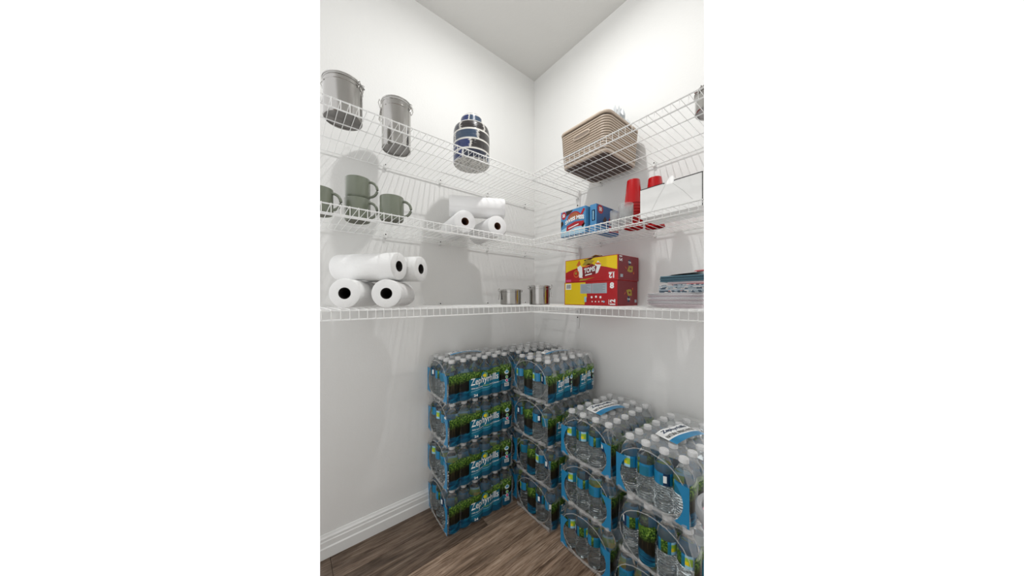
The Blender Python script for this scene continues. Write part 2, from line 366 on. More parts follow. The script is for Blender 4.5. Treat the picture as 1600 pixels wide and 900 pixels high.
# ------------------------------------------------------------------ painted jar
def jar():
    m = mat('painted_ceramic', 'E4E2DC', .25, coat=.4)
    t_ = node(m, 'ShaderNodeTexCoord'); nt = m.node_tree
    b_ = bsdf(m)
    sep = node(m, 'ShaderNodeSeparateXYZ'); link(m, t_, 'Object', sep, 0)
    at2 = node(m, 'ShaderNodeMath', operation='ARCTAN2'); link(m, sep, 'Y', at2, 0); link(m, sep, 'X', at2, 1)
    # rows of brush marks: floor(z/rowh) shifts the angle, each mark is a block of colour
    dz = node(m, 'ShaderNodeMath', operation='DIVIDE'); link(m, sep, 'Z', dz, 0); dz.inputs[1].default_value = .0452
    fl_ = node(m, 'ShaderNodeMath', operation='FLOOR'); link(m, dz, 0, fl_, 0)
    fr_ = node(m, 'ShaderNodeMath', operation='FRACT'); link(m, dz, 0, fr_, 0)
    sh = node(m, 'ShaderNodeMath', operation='MULTIPLY_ADD'); link(m, fl_, 0, sh, 0); sh.inputs[1].default_value = 2.37; link(m, at2, 0, sh, 2)
    sc = node(m, 'ShaderNodeMath', operation='MULTIPLY'); link(m, sh, 0, sc, 0); sc.inputs[1].default_value = .72
    wn = node(m, 'ShaderNodeTexNoise', Scale=60, Detail=2); mp = node(m, 'ShaderNodeMapping'); mp.inputs['Scale'].default_value = (.3, .3, 4); link(m, t_, 'Object', mp, 'Vector'); link(m, mp, 'Vector', wn, 'Vector')
    sc2 = node(m, 'ShaderNodeMath', operation='MULTIPLY_ADD'); link(m, wn, 'Fac', sc2, 0); sc2.inputs[1].default_value = .30; link(m, sc, 0, sc2, 2)
    cell = node(m, 'ShaderNodeMath', operation='FLOOR'); link(m, sc2, 0, cell, 0)
    fx = node(m, 'ShaderNodeMath', operation='FRACT'); link(m, sc2, 0, fx, 0)
    cmb = node(m, 'ShaderNodeCombineXYZ'); link(m, cell, 0, cmb, 'X'); link(m, fl_, 0, cmb, 'Y')
    wh = node(m, 'ShaderNodeTexWhiteNoise'); link(m, cmb, 0, wh, 'Vector')
    rc = ramp(m, [(0, '141C33'), (.28, '1F2F63'), (.5, '33465E'), (.62, '2E2A2A'), (.78, '8E98A0'), (.9, 'D5CCC0')], 'CONSTANT'); link(m, wh, 'Value', rc, 'Fac')
    g1 = ramp(m, [(0, '000000'), (.10, 'FFFFFF'), (.86, 'FFFFFF'), (.93, '000000')]); link(m, fr_, 0, g1, 'Fac')
    g2 = ramp(m, [(0, '000000'), (.04, 'FFFFFF'), (.93, 'FFFFFF'), (.99, '000000')]); link(m, fx, 0, g2, 'Fac')
    mu = node(m, 'ShaderNodeMath', operation='MULTIPLY'); nt.links.new(g1.outputs[0], mu.inputs[0]); nt.links.new(g2.outputs[0], mu.inputs[1])
    nm = node(m, 'ShaderNodeSeparateXYZ'); geo = node(m, 'ShaderNodeNewGeometry')
    mx = node(m, 'ShaderNodeMix', data_type='RGBA'); link(m, mu, 0, mx, 0); mx.inputs[6].default_value = lin('E6E3DC'); nt.links.new(rc.outputs[0], mx.inputs[7])
    nt.links.new(mx.outputs[2], b_.inputs['Base Color'])
    bp = node(m, 'ShaderNodeBump', Strength=.5, Distance=.003); link(m, wn, 'Fac', bp, 'Height'); link(m, bp, 'Normal', b_, 'Normal')
    m2 = mat('speckled_ceramic_base', 'CFCDC8', .5)
    n = node(m2, 'ShaderNodeTexNoise', Scale=90, Detail=5); t2 = node(m2, 'ShaderNodeTexCoord'); link(m2, t2, 'Object', n, 'Vector')
    r = ramp(m2, [(.38, '8C8A86'), (.52, 'D6D4CF')]); link(m2, n, 'Fac', r, 'Fac'); m2.node_tree.links.new(r.outputs[0], bsdf(m2).inputs['Base Color'])
    t = empty('ceramic_jar', (.284, -.700, Z1+DZ), .6, 'white ceramic jar with dark blue brush strokes and stepped neck', 'jar')
    R = .088
    b = MB(); b.lathe([(R*.96, 0), (R, .004), (R*1.01, .06), (R*1.01, .12), (R*.995, .155), (R*.96, .170), (R*.86, .181), (R*.70, .186), (R*.63, .189), (R*.61, .195), (R*.61, .212), (R*.59, .224), (R*.5, .233), (R*.42, .234), (R*.40, .226), (R*.40, .18)], m, 56)
    b.build('body', t, True)
    b = MB(); b.lathe([(0, .001), (R*.96, 0)], m2, 56); b.build('base', t)
jar()

# ------------------------------------------------------------------ basket
def basket():
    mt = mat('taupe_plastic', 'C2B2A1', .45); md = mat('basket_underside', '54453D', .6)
    cx, cy = .662, -.178
    t = empty('storage_basket', (cx, cy, Z1+DZ), 0, 'taupe ribbed plastic basket on the top right shelf', 'basket')
    H = .178
    def sect(hx, hy, r, n=7):
        pts = []
        for qx, qy, a0 in ((1, 1, 0), (-1, 1, 90), (-1, -1, 180), (1, -1, 270)):
            for k in range(n):
                a = math.radians(a0+90*k/(n-1)); pts.append((qx*(hx-r)+r*math.cos(a), qy*(hy-r)+r*math.sin(a)))
        return pts
    def dims(z): f = z/H; return .128+.012*f, .136+.012*f, .03+.01*f
    def shell(zs, m, off=0, b=None):
        b = b or MB(); prev = None; vs = []; n = 0
        for z, o in zs:
            hx, hy, r = dims(z); p = sect(hx+o, hy+o, r+o); n = len(p); vs += [(x, y, z) for x, y in p]
        fs = [(i*n+k, i*n+(k+1) % n, (i+1)*n+(k+1) % n, (i+1)*n+k) for i in range(len(zs)-1) for k in range(n)]
        b.add(vs, fs, m); return b, n
    # inner wall, coloured dark to paint shade into the gaps between ribs
    b, n = shell([(.004, -.0075), (H-.006, -.0075)], mat('basket_gap_shade', '4A4038', .6)); b.build('inner_wall', t, True)
    # ribs: horizontal bands with round faces
    nb = 13
    for i in range(nb):
        z = .022+i*(H-.046)/(nb-1)
        b, n = shell([(z-.0034, -.007), (z-.0030, .0002), (z, .0016), (z+.0030, .0002), (z+.0034, -.007)], mt)
        b.build('rib', t, True)
    b, n = shell([(0, -.010), (.0005, -.004), (.004, 0), (.013, .0008), (.014, -.003)], mt); b.build('foot_band', t, True)
    b, n = shell([(H-.011, -.007), (H-.011, .0012), (H-.008, .0026), (H-.003, .0026), (H, .001), (H+.0003, -.003), (H-.006, -.0065)], mt); b.build('rim', t, True)
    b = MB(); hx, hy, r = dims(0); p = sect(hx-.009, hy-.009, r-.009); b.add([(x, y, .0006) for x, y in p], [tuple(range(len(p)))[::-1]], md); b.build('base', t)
    # handle slot on the front (-y) face: raised frame and dark slot
    z0 = H*.66; y = -(dims(z0)[1])-.002
    def oval(w, h, yy, n=20): return [(max(-w+h, min(w-h, (w)*math.cos(2*PI*k/n)))+h*math.cos(2*PI*k/n)*.0 + (h*math.cos(2*PI*k/n)), yy, z0+h*math.sin(2*PI*k/n)) for k in range(n)]
    b = MB(); b.tube(oval(.045, .011, y, 24), .003, mt, 8, closed=True); b.build('handle_frame', t, True)
    b = MB(); q = oval(.043, .009, y-.0008, 24); b.add(q, [tuple(range(24))], mat('handle_inner', '85776B', .5)); b.build('handle_slot', t)
    # crumpled white bag in the basket
    bm = bmesh.new(); bmesh.ops.create_icosphere(bm, subdivisions=4, radius=1)
    for v in bm.verts:
        c = v.co; k = 1+.45*noise.noise(c*2.1)+.25*noise.noise(c*5)
        v.co = Vector((c.x*.048*k+.012*noise.noise(c*7), c.y*.045*k, .15+c.z*.135*k + .03*noise.noise(c*4)))
        v.co.z = max(v.co.z, .006)
    me = bpy.data.meshes.new('plastic_bag'); bm.to_mesh(me); bm.free(); me.materials.append(mat('white_bag', 'C6CACC', .3))
    o = bpy.data.objects.new('plastic_bag', me); COL.objects.link(o); o.location = (.722, -.116, Z1+DZ+.004)
    tag(o, 'crumpled white plastic bag sticking up out of the taupe basket', 'bag')
basket()

# ------------------------------------------------------------------ mugs
M_green = mat('sage_glaze', '73796A', .22, coat=.3); M_green_d = mat('mug_foot', '5B5B4E', .6)
def mug(x, y, z, r, h, ang, label):
    t = empty('mug', (x, y, z), ang, label, 'mug', 'sage green mugs')
    b = MB(); b.lathe([(r*.84, .002), (r*.86, 0), (r*.92, .001), (r*.985, .006), (r, .014), (r, h-.003), (r*.985, h), (r*.96, h), (r*.945, h-.004), (r*.945, .01), (r*.8, .007), (0, .007)], M_green, 40); b.build('cup', t, True)
    b = MB(); b.lathe([(0, .0025), (r*.84, .002)], M_green_d, 40); b.build('base', t)
    pts = []
    for k in range(15):
        a = math.radians(-100+200*k/14); pts.append((r*.97+.030*max(0, math.cos(a))*1.02-(.004 if abs(a) > 1.57 else 0), 0, h*.52+.031*math.sin(a)))
    b = MB(); b.tube(pts, .0052, M_green, 10); b.build('handle', t, True)
HA = math.radians(60)
mug(.226, -1.318, Z2+DZ, .045, .096, HA, 'sage green mug at the left edge of the frame, cut off by it')
mug(.205, -1.187, Z2+DZ, .0475, .090, HA-.1, 'lower sage green mug of the stacked pair on the middle shelf')
mug(.203, -1.186, Z2+DZ+.0905-.028+.0285, .0455, .083, HA, 'upper sage green mug of the stacked pair on the middle shelf')
mug(.305, -1.082, Z2+DZ, .045, .094, HA-.05, 'single sage green mug right of the stacked pair, handle to the right')

# ------------------------------------------------------------------ paper rolls
M_paper = mat('paper_towel', 'F0F0EF', .95, spec=.1, bump=(260, .8, .0015)); M_paper_s = mat('smooth_tissue', 'F3F3F3', .9, spec=.1)
M_core = mat('cardboard_core', '5B3A28', .9); M_corel = mat('paper_core_edge', 'D8D3CC', .9)
def roll(p0, p1, r, label, core=.021, group='white paper towel rolls', m=M_paper, cm=M_dark, squash=1):
    p0, p1 = Vector(p0), Vector(p1); d = p1-p0; L = d.length
    t = empty('paper_towel_roll', p0, 0, label, 'paper towel', group)
    q = d.to_track_quat('Z', 'Y').to_matrix().to_4x4()
    e = .004
    prof = [(core, e*.3), (r-.004, 0), (r-.001, .002), (r, .006), (r, L-.006), (r-.001, L-.002), (r-.004, L), (core, L-e*.3)]
    b = MB(); b.lathe(prof, m, 48, R=q); b.build('paper', t, True)
    b = MB(); b.lathe([(core+.0005, .0008), (core-.0015, .0008), (core-.0015, L-.0008), (core+.0005, L-.0008)], cm, 32, R=q)
    b.build('cardboard_tube', t, True)
    # loose last sheet edge
    b = MB(); a0 = math.radians(200)
    b.grid(lambda u, v: q @ Vector(((r+.0012)*math.cos(a0+u), (r+.0012)*math.sin(a0+u), v)), lin_sp(0, .5, 5), [.003, L-.003], m); b.build('loose_sheet', t, True)
    return t
rr = .0545
# lower pair on the lowest shelf, axes turned about 32 degrees
ax = Vector((-.86, .50, 0)).normalized()
zc = Z3+DZ+rr
c1 = Vector((.300, -1.247, zc)); c2 = Vector((.360, -1.118, zc))
roll(c1, c1+ax*.275, rr, 'left one of the two lower paper towel rolls, end facing out, on the lowest shelf')
roll(c2, c2+ax*.275, rr, 'right one of the two lower paper towel rolls, end facing out, on the lowest shelf')
tx = Vector((.78, .62, 0)).normalized(); zt = zc+2*rr+.0005
e1 = Vector((.335, -1.062, zt)); roll(e1, e1-tx*.285, rr, 'front paper towel roll lying across the two lower rolls', group='white paper towel rolls')
e2 = Vector((.287, -.955, zt)); roll(e2, e2-tx*.27, rr, 'rear paper towel roll lying behind the front one on top of the pile')
# middle shelf
rm = .0535; zm = Z2+DZ+rm
roll((.318, -.755, zm), (.09, -.720, zm), rm, 'left smooth paper roll with brown core facing out on the middle shelf', core=.018, m=M_paper_s, cm=M_core, group='smooth paper rolls on the middle shelf')
roll((.345, -.585, zm), (.11, -.560, zm), rm, 'right smooth paper roll with brown core facing out on the middle shelf', core=.018, m=M_paper_s, cm=M_core, group='smooth paper rolls on the middle shelf')
roll((.179, -.770, zm+.1075), (.304, -.515, zm+.1075), rm, 'smooth paper roll lying crosswise on the two brown-cored rolls', core=.018, m=M_paper_s, cm=M_dark, group='smooth paper rolls on the middle shelf')

# ------------------------------------------------------------------ printed boxes
def face_fn(kind, c):
    # returns fn(u, v) -> point on a face, u to the right as seen from outside
    if kind == '-y': return lambda x0, y, z0: (lambda u, v: (x0+u, y-c, z0+v))
    if kind == '+x': return lambda y0, x, z0: (lambda u, v: (x+c, y0+u, z0+v))
def disc(b, fn, u, v, r, m, n=18, sx=1): b.add([fn(u+r*sx*math.cos(2*PI*k/n), v+r*math.sin(2*PI*k/n)) for k in range(n)], [tuple(range(n))], m)
def poly(b, fn, pts, m): b.add([fn(*p) for p in pts], [tuple(range(len(pts)))], m)
def rect(b, fn, u0, v0, u1, v1, m): poly(b, fn, [(u0, v0), (u1, v0), (u1, v1), (u0, v1)], m)
def F_y(y, x0, z0): return lambda lay: (lambda u, v: (x0+u, y-.0003-.0003*lay, z0+v))
def F_x(x, y0, z0): return lambda lay: (lambda u, v: (x+.0003+.0003*lay, y0+u, z0+v))

M_cy = mat('carton_yellow', 'EBCB0A', .3); M_cr = mat('carton_red', 'B3121A', .3); M_cm = mat('carton_maroon', '7A1420', .35)
M_or = mat('print_orange', 'D8672A', .4); M_gold = mat('print_gold', 'A8922A', .4); M_silver = mat('print_silver', 'A9B4BC', .4)
M_grey = mat('print_grey', '6E7478', .5)
def snack_box(x0, y0, x1, y1, z, h, top, label):
    t = empty('snack_carton', (x0, y0, z), 0, label, 'carton', 'yellow and red snack cartons')
    w, d = x1-x0, y1-y0
    b = MB(); b.box((0, 0, 0), (w, d, h), M_cr); b.build('carton', t, bevel=.0015)
    fy = F_y(0, 0, 0); fx = F_x(w, 0, 0); b = MB()
    n = 14
    if top:
        # yellow sky over a red hill
        hill = lambda a: h*(.42+.24*math.sin(PI*min(1, max(0, a*1.05)))**.8)
        us = lin_sp(.004, w-.004, n)
        pts = [(u, hill(u/w)) for u in us]+[(w-.004, h-.003), (.004, h-.003)]
        poly(b, fy(0), pts, M_cy)
        # centre pouch with white sides, snacks
        poly(b, fy(1), [(w*.30, h*.18), (w*.37, h*.16), (w*.36, h*.62), (w*.32, h*.72), (w*.26, h*.64)], M_white)
        poly(b, fy(1), [(w*.62, h*.30), (w*.66, h*.34), (w*.72, h*.68), (w*.66, h*.84), (w*.61, h*.70)], M_white)
        poly(b, fy(1), [(w*.24, h*.72), (w*.30, h*.95), (w*.33, h*.78), (w*.29, h*.68)], M_or)
        poly(b, fy(2), [(w*.36, h*.20), (w*.60, h*.28), (w*.64, h*.60), (w*.55, h*.74), (w*.40, h*.66)], M_cm)
        poly(b, fy(3), [(w*.36, h*.70), (w*.44, h*.94), (w*.60, h*.86), (w*.52, h*.70)], M_gold)
        poly(b, fy(3), [(w*.60, h*.76), (w*.68, h*.76), (w*.73, h*.66), (w*.64, h*.68)], M_or)
        poly(b, fy(3), [(w*.38, h*.62), (w*.48, h*.76), (w*.55, h*.72), (w*.44, h*.60)], M_or)
        disc(b, fy(2), w*.24, h*.36, h*.17, M_or, sx=.9); disc(b, fy(3), w*.24, h*.36, h*.12, M_cr, sx=.9); disc(b, fy(4), w*.235, h*.38, h*.06, M_gold)
        put_text(b, 'LANCE', fy(5), w*.40, w*.60, h*.34, h*.56, M_white, .03, warp=lambda a: h*.06*a) if False else put_text(b, 'TOMS', fy(5), w*.40, w*.61, h*.34, h*.56, M_white, .04, warp=lambda a: h*.08*a)
        poly(b, fy(4), [(w*.42, h*.24), (w*.55, h*.29), (w*.55, h*.34), (w*.42, h*.29)], M_white)
        poly(b, fy(4), [(w*.30, h*.04), (w*.42, h*.05), (w*.60, h*.16), (w*.44, h*.12), (w*.33, h*.12)], M_gold)
        rect(b, fy(2), w*.02, h*.02, w*.13, h*.12, M_pink)
        put_text(b, '12', lambda u, v: fy(3)(w*1.80-u, h*.40-v), w*.86, w*.95, h*.10, h*.32, M_white, .04)
        rect(b, fy(3), w*.85, h*.31, w*.95, h*.325, M_white)
        put_text(b, '12', lambda u, v: fx(2)(d*.20-v, h-u), h*.04, h*.26, d*.02, d*.15, M_white, .03)
        zz = .62; s = 1
    else:
        poly(b, fy(0), [(.004, .003), (w*.42, .003), (w*.44, h*.30), (w*.47, h*.34), (w*.46, h*.62), (w*.44, h-.003), (.004, h-.003)], M_cy)
        rect(b, fy(1), w*.03, h*.68, w*.15, h*.94, M_white)
        for k in range(9): rect(b, fy(2), w*(.045+.011*k), h*.72, w*(.045+.011*k+.004+.003*(k % 2)), h*.90, M_black)
        rect(b, fy(1), w*.34, h*.50, w*.56, h*.91, M_silver); rect(b, fy(1), w*.565, h*.50, w*.83, h*.91, M_silver)
        for k in range(7): rect(b, fy(2), w*.36, h*(.54+.05*k), w*(.53-.03*(k % 3)), h*(.552+.05*k), M_grey); rect(b, fy(2), w*.585, h*(.54+.05*k), w*(.80-.04*(k % 2)), h*(.552+.05*k), M_grey)
        put_text(b, '8', fy(2), w*.88, w*.95, h*.68, h*.92, M_white, .05)
        put_text(b, '12', lambda u, v: fy(2)(w*1.0-v, u), h*.04, h*.26, w*.03, w*.12, M_white, .04)
        rect(b, fy(2), w*.86, h*.05, w*.868, h*.25, M_white)
        for k, (u, v) in enumerate(((.56, .34), (.64, .36), (.72, .34), (.57, .16), (.63, .16), (.69, .16), (.75, .17))):
            disc(b, fy(2), w*u, h*v, h*(.05 if k < 3 else .03), M_white, 8)
        disc(b, fy(3), w*.78, h*.16, h*.04, M_sky, 8)
        rect(b, fy(2), w*.42, h*.14, w*.46, h*.36, M_sky)
        zz = .45; s = -1
    # side face: maroon with logo cluster
    rect(b, fx(0), .002, .002, d-.002, h-.002, M_cm)
    cy_ = h*.5
    disc(b, fx(1), d*.53, cy_+s*h*.24, h*.12, M_navy, 12, .8); put_text(b, 'TOMS', fx(2), d*.46, d*.61, cy_+s*h*.24-h*.04, cy_+s*h*.24+h*.04, M_white, .02)
    poly(b, fx(1), [(d*.42, cy_-s*h*.12), (d*.50, cy_+s*h*.10), (d*.70, cy_+s*h*.10), (d*.68, cy_-s*h*.14), (d*.55, cy_-s*h*.16)], M_gold)
    poly(b, fx(2), [(d*.52, cy_-s*h*.04), (d*.58, cy_+s*h*.04), (d*.64, cy_-s*h*.03), (d*.58, cy_-s*h*.08)], M_cm)
    poly(b, fx(2), [(d*.30, cy_+s*h*.08), (d*.35, cy_-s*h*.02), (d*.40, cy_-s*h*.06), (d*.36, cy_+s*h*.02)], M_or)
    poly(b, fx(2), [(d*.70, cy_-s*h*.22), (d*.74, cy_-s*h*.10), (d*.76, cy_-s*h*.22)], M_or)
    rect(b, fx(2), d*(.10 if top else .84), h*.12, d*(.22 if top else .94), h*.24, M_silver)
    o = b.build('printed_panels', t)
    if top:
        # torn open lid with a dark gap
        b = MB()
        b.add([(w*.38, .001, h+.001), (w*.50, .002, h+.001), (w*.60, .004, h+.012), (w*.74, .003, h+.001), (w*.62, .05, h+.014), (w*.44, .05, h+.010)], [(0, 1, 5), (1, 2, 4, 5), (2, 3, 4)], M_cy)
        b.add([(w*.40, -.001, h-.014), (w*.53, -.001, h-.010), (w*.60, -.001, h), (w*.74, -.001, h), (w*.74, -.001, h+.003), (w*.60, -.001, h+.004), (w*.54, -.001, h-.002), (w*.40, -.001, h-.008)], [(0,1,6,7),(1,2,5,6),(2,3,4,5)], M_black)
        b.build('torn_flap', t)
    return t
snack_box(.462, -.210, .780, -.018, Z3+DZ, .122, False, 'lower snack carton, yellow left half and red right half, on the lowest shelf')
snack_box(.470, -.212, .785, -.016, Z3+DZ+.1225, .120, True, 'upper snack carton with torn lid, yellow over red with a pouch picture')

M_cb = mat('carton_blue', '4E8FC0', .35); M_cbd = mat('carton_dark_blue', '2C5C94', .35); M_cbl = mat('carton_light_blue', 'A5D2E8', .35)
M_choc = mat('print_chocolate', '3A2119', .4); M_red = mat('print_red', 'B01C28', .35); M_cocoa = mat('print_cocoa', 'A6603C', .4)
def cocoa_art(b, f, w, h, s):
    us = lin_sp(0, 1, 12)
    poly(b, f(1), [(w*.02, h*.03), (w*.98, h*.03), (w*.98, h*.30), (w*.50, h*.45), (w*.02, h*.28)], M_cbl)
    # mug picture: red ring with cocoa
    cu, cv, R = w*.56, h*.60, h*.30
    arc = lambda r, m, l: poly(b, f(l), [(cu+r*1.1*math.cos(a), cv+r*math.sin(a)) for a in lin_sp(-.1, PI+.1, 16)], m)
    arc(R, M_red, 2); arc(R*.86, M_cocoa, 3)
    poly(b, f(2), [(w*.78, h*.70), (w*.92, h*.93), (w*.98, h*.88), (w*.88, h*.70)], M_red)
    poly(b, f(4), [(w*.24, h*.18), (w*.26, h*.40), (w*.60, h*.50), (w*.94, h*.46), (w*.94, h*.28), (w*.60, h*.30)], M_red)
    put_text(b, 'SWISS MISS', f(5), w*.20, w*.95, h*.44, h*.60, M_white, .05, warp=lambda a: h*.12*math.sin(PI*a*.8))
    poly(b, f(6), [(w*.33, h*.27), (w*.74, h*.36), (w*.74, h*.40), (w*.33, h*.31)], M_white)
    disc(b, f(2), w*.13, h*.84, h*.15, M_red, 16, s); put_text(b, '50', f(3), w*.13-h*.08*s, w*.13+h*.08*s, h*.77, h*.91, M_white, .05)
    poly(b, f(2), [(w*.22, h*.98), (w*.52, h*.98), (w*.40, h*.86), (w*.24, h*.80)], M_choc)
    poly(b, f(2), [(w*.0+.001, h*.36), (w*.12, h*.52), (w*.08, h*.64), (.001, h*.60)], M_choc)
    poly(b, f(4), [(w*.84, h*.28), (w*.95, h*.40), (w*.98, h*.32), (w*.90, h*.22)], M_choc)
def cocoa_box(x0, y0, x1, y1, z, h, face, label):
    t = empty('cocoa_carton', (x0, y0, z), 0, label, 'carton', 'blue hot cocoa cartons')
    w, d = x1-x0, y1-y0
    b = MB(); b.box((0, 0, 0), (w, d, h), M_cb); b.build('carton', t, bevel=.0012)
    b = MB(); fy = F_y(0, 0, 0); fx = F_x(w, 0, 0)
    if face == '-y': cocoa_art(b, fy, w, h, .8)
    else:
        rect(b, fx(0), .001, .001, d-.001, h-.001, M_cbd)
        W_ = d
        disc(b, fx(2), d*.16, h*.83, h*.16, M_red, 16, 1.1); put_text(b, '50', fx(3), d*.16-h*.09, d*.16+h*.09, h*.76, h*.91, M_white, .05)
        poly(b, fx(2), [(d*.26, h*.44), (d*.36, h*.36), (d*.44, h*.52), (d*.36, h*.62)], M_choc)
        cu, cv, R = d*.74, h*.44, h*.30
        poly(b, fx(2), [(cu+R*1.1*math.cos(a), cv+R*math.sin(a)) for a in lin_sp(-.1, PI+.1, 16)], M_red)
        poly(b, fx(3), [(cu+R*.9*math.cos(a), cv+R*.82*math.sin(a)) for a in lin_sp(-.1, PI+.1, 16)], M_cocoa)
        put_text(b, 'SWISS MISS', fx(4), d*.52, d*.98, h*.34, h*.48, M_white, .05, warp=lambda a: h*.08*math.sin(PI*a))
        poly(b, fx(4), [(d*.54, h*.08), (d*.54, h*.30), (d*.98, h*.34), (d*.98, h*.14)], M_red)
        poly(b, fx(5), [(d*.58, h*.16), (d*.92, h*.20), (d*.92, h*.24), (d*.58, h*.20)], M_white)
        poly(b, fx(2), [(d*.58, h*.98), (d*.84, h*.98), (d*.76, h*.86)], M_navy)
        poly(b, fx(2), [(d*.02, h*.03), (d*.5, h*.03), (d*.4, h*.2), (d*.02, h*.3)], M_cb)
        rect(b, fy(1), w*.30, h*.40, w*.80, h*.80, M_navy)
        rect(b, fy(0), .001, .001, w-.001, h-.001, M_cb)
        rect(b, fy(2), w*.45, h*.44, w*.60, h*.76, M_sky)
    b.build('printed_panels', t)
    return t
cocoa_box(.530, -.318, .682, -.250, Z2+DZ, .127, '-y', 'blue hot cocoa carton facing the room, left of the pair on the middle shelf')
cocoa_box(.690, -.296, .726, -.105, Z2+DZ, .130, '+x', 'blue hot cocoa carton seen edge-on, right of the pair beside clear cups')

# ------------------------------------------------------------------ cups
M_redcup = mat('red_cup', 'B20A12', .25); M_redcup_l = mat('red_cup_rim', 'D21D22', .3)
def cup_stack(x, y, z, r0, r1, ch, n, step, m, up, label, name='plastic_cup', group=None, cupw='cup stack'):
    # a sleeve of nested cups, every cup its own mesh
    t = empty('cup_stack', (x, y, z), 0, label, cupw, group)
    tot = ch+step*(n-1)
    for k in range(n):
        zz = k*step
        prof = [(0, .001), (r0*.97, 0), (r0, .002), (r1*.985, ch-.004), (r1*1.03, ch-.0035), (r1*1.03, ch-.001), (r1*.98, ch), (r1*.96, ch-.004)]
        if up: P = [(r, q+zz) for r, q in prof]
        else: P = [(r, tot-(q+(n-1-k)*step)) for r, q in prof][::-1]
        b = MB(); b.lathe(P, m, 24)
        o = b.build(name, t, True)
    return t
cup_stack(.853, -.200, Z2+DZ, .027, .039, .11, 9, .0135, M_redcup, False, 'tall stack of upturned red plastic cups left of the white box', 'plastic_cup', 'red cup stacks')
cup_stack(.925, -.150, Z2+DZ, .027, .039, .11, 9, .0135, M_redcup, False, 'stack of upturned red plastic cups rising behind the white box', 'plastic_cup', 'red cup stacks')
cup_stack(.868, -.292, Z2+DZ, .021, .029, .036, 10, .0058, M_clearcup, True, 'stack of nested clear plastic cups in front of the red cups', 'clear_cup', 'clear cup stacks')
cup_stack(.790, -.235, Z2+DZ, .022, .028, .060, 6, .0058, M_clearcup, True, 'stack of clear plastic cups next to the blue cocoa carton', 'clear_cup', 'clear cup stacks')

# ------------------------------------------------------------------ white box with creased front
def white_box():
    x0, x1, y0, y1, h = .949, 1.160, -.332, -.19, .1115
    m = mat('white_carton', 'ECECEA', .5); w = x1-x0; d = y1-y0
    t = empty('white_carton', (x0, y0, Z2+DZ), 0, 'plain white carton with creased front at the right end of the middle shelf', 'carton')
    b = MB()
    # front panel with a dip between x=.45w and .6w, where the lid is open
    top = [(0, h), (w*.40, h), (w*.44, h-.006), (w*.56, h-.008), (w*.60, h), (w, h)]
    n = len(top)
    vs = [(u, 0, 0) for u, _ in top]+[(u, 0, v) for u, v in top]+[(u, .0015, 0) for u, _ in top]+[(u, .0015, v) for u, v in top]
    fs = []
    for i in range(n-1): fs += [(i, i+1, n+i+1, n+i), (3*n+i, 3*n+i+1, 2*n+i+1, 2*n+i), (n+i, n+i+1, 3*n+i+1, 3*n+i)]
    b.add(vs, fs, m); b.build('front_panel', t)
    b = MB(); b.box((0, .0016, 0), (.0015, d, h), m); b.box((w-.0015, .0016, 0), (w, d, h), m); b.box((.0015, d-.0015, 0), (w-.0015, d, h), m); b.box((.0015, .0016, 0), (w-.0015, d-.0015, .0015), m)
    b.build('side_panels', t)
    b = MB(); b.box((w*.0, -.0006, h-.0002), (w*.42, .004, h+.0026), M_black); b.box((w*.58, -.0006, h-.0002), (w, .004, h+.0026), M_black); b.box((w-.002, -.0008, 0), (w, .0, h+.0026), M_black)
    b.build('dark_edging', t)
    mc = mat('crease', 'C9C9C7', .6)
    b = MB(); b.tube([(w*.44, -.0002, h-.006), (w*.30, -.0002, h*.52), (w*.20, -.0002, .02)], .0006, mc, 4); b.tube([(w*.56, -.0002, h-.008), (w*.72, -.0002, h*.60), (w*.86, -.0002, h*.25)], .0006, mc, 4)
    b.build('fold_crease', t)
    # pale tissue poking through the opening
    b = MB()
    b.grid(lambda u, v: (w*(.43+.15*u), .004+.012*v+.004*math.sin(6*u), h-.012+.038*v*(1-.5*abs(2*u-1)**3)), lin_sp(0, 1, 9), lin_sp(0, 1, 6), mat('tissue', 'F2F2F1', .8)); b.build('tissue_tuft', t, True)
white_box()

# ------------------------------------------------------------------ plates on the lowest shelf
M_pl = mat('white_plate', 'E6E4E6', .45); M_pl2 = mat('plate_pinkish', 'D9CDD2', .5)
PX, PY = 1.055, -.195
zz = Z3+DZ
for k in range(9):
    r = .128+.003*random.random(); z = zz+k*.0052
    b = MB(); lift = .013
    b.lathe([(0, 0), (r*.70, 0), (r*.78, .002), (r*.97, lift-.002), (r, lift), (r, lift+.0016), (r*.96, lift), (r*.78, .0040), (r*.70, .0020), (0, .0020)], M_pl if k % 3 else M_pl2, 48)
    o = b.build('paper_plate', None, True); o.location = (PX+random.uniform(-.003, .003), PY+random.uniform(-.003, .003), z)
    lb = ['bottom', 'second', 'third', 'fourth', 'fifth', 'sixth', 'seventh', 'eighth', 'topmost'][k]
    tag(o, '%s white paper plate %sin the stack on the lowest right shelf' % (lb, '' if k in (0, 8) else 'from the bottom '), 'plate', 'white paper plates')
zz += 8*.0052+.0152
def soft_pack(name, x0, y0, x1, y1, z, h, mm, label, cat, wav=.002, rz=0):
    t = empty(name, ((x0+x1)/2, (y0+y1)/2, z), rz, label, cat)
    w, d = (x1-x0)/2, (y1-y0)/2
    nl = max(2, int(h/.004)); 
    for k in range(nl):
        b = MB(); z0 = k*h/nl; z1 = (k+1)*h/nl-.0004; o = wav*math.sin(k*2.1)
        b.box((-w+o, -d-o, z0), (w-o*.5, d+o, z1), mm[k % len(mm)]); b.build('napkin_layer' if 'nap' in name else 'layer', t, bevel=.0008)
    return t
mpat = mat('patterned_print', '7C8C98', .5)
n_ = node(mpat, 'ShaderNodeTexVoronoi', Scale=120); t_ = node(mpat, 'ShaderNodeTexCoord'); link(mpat, t_, 'Object', n_, 'Vector')
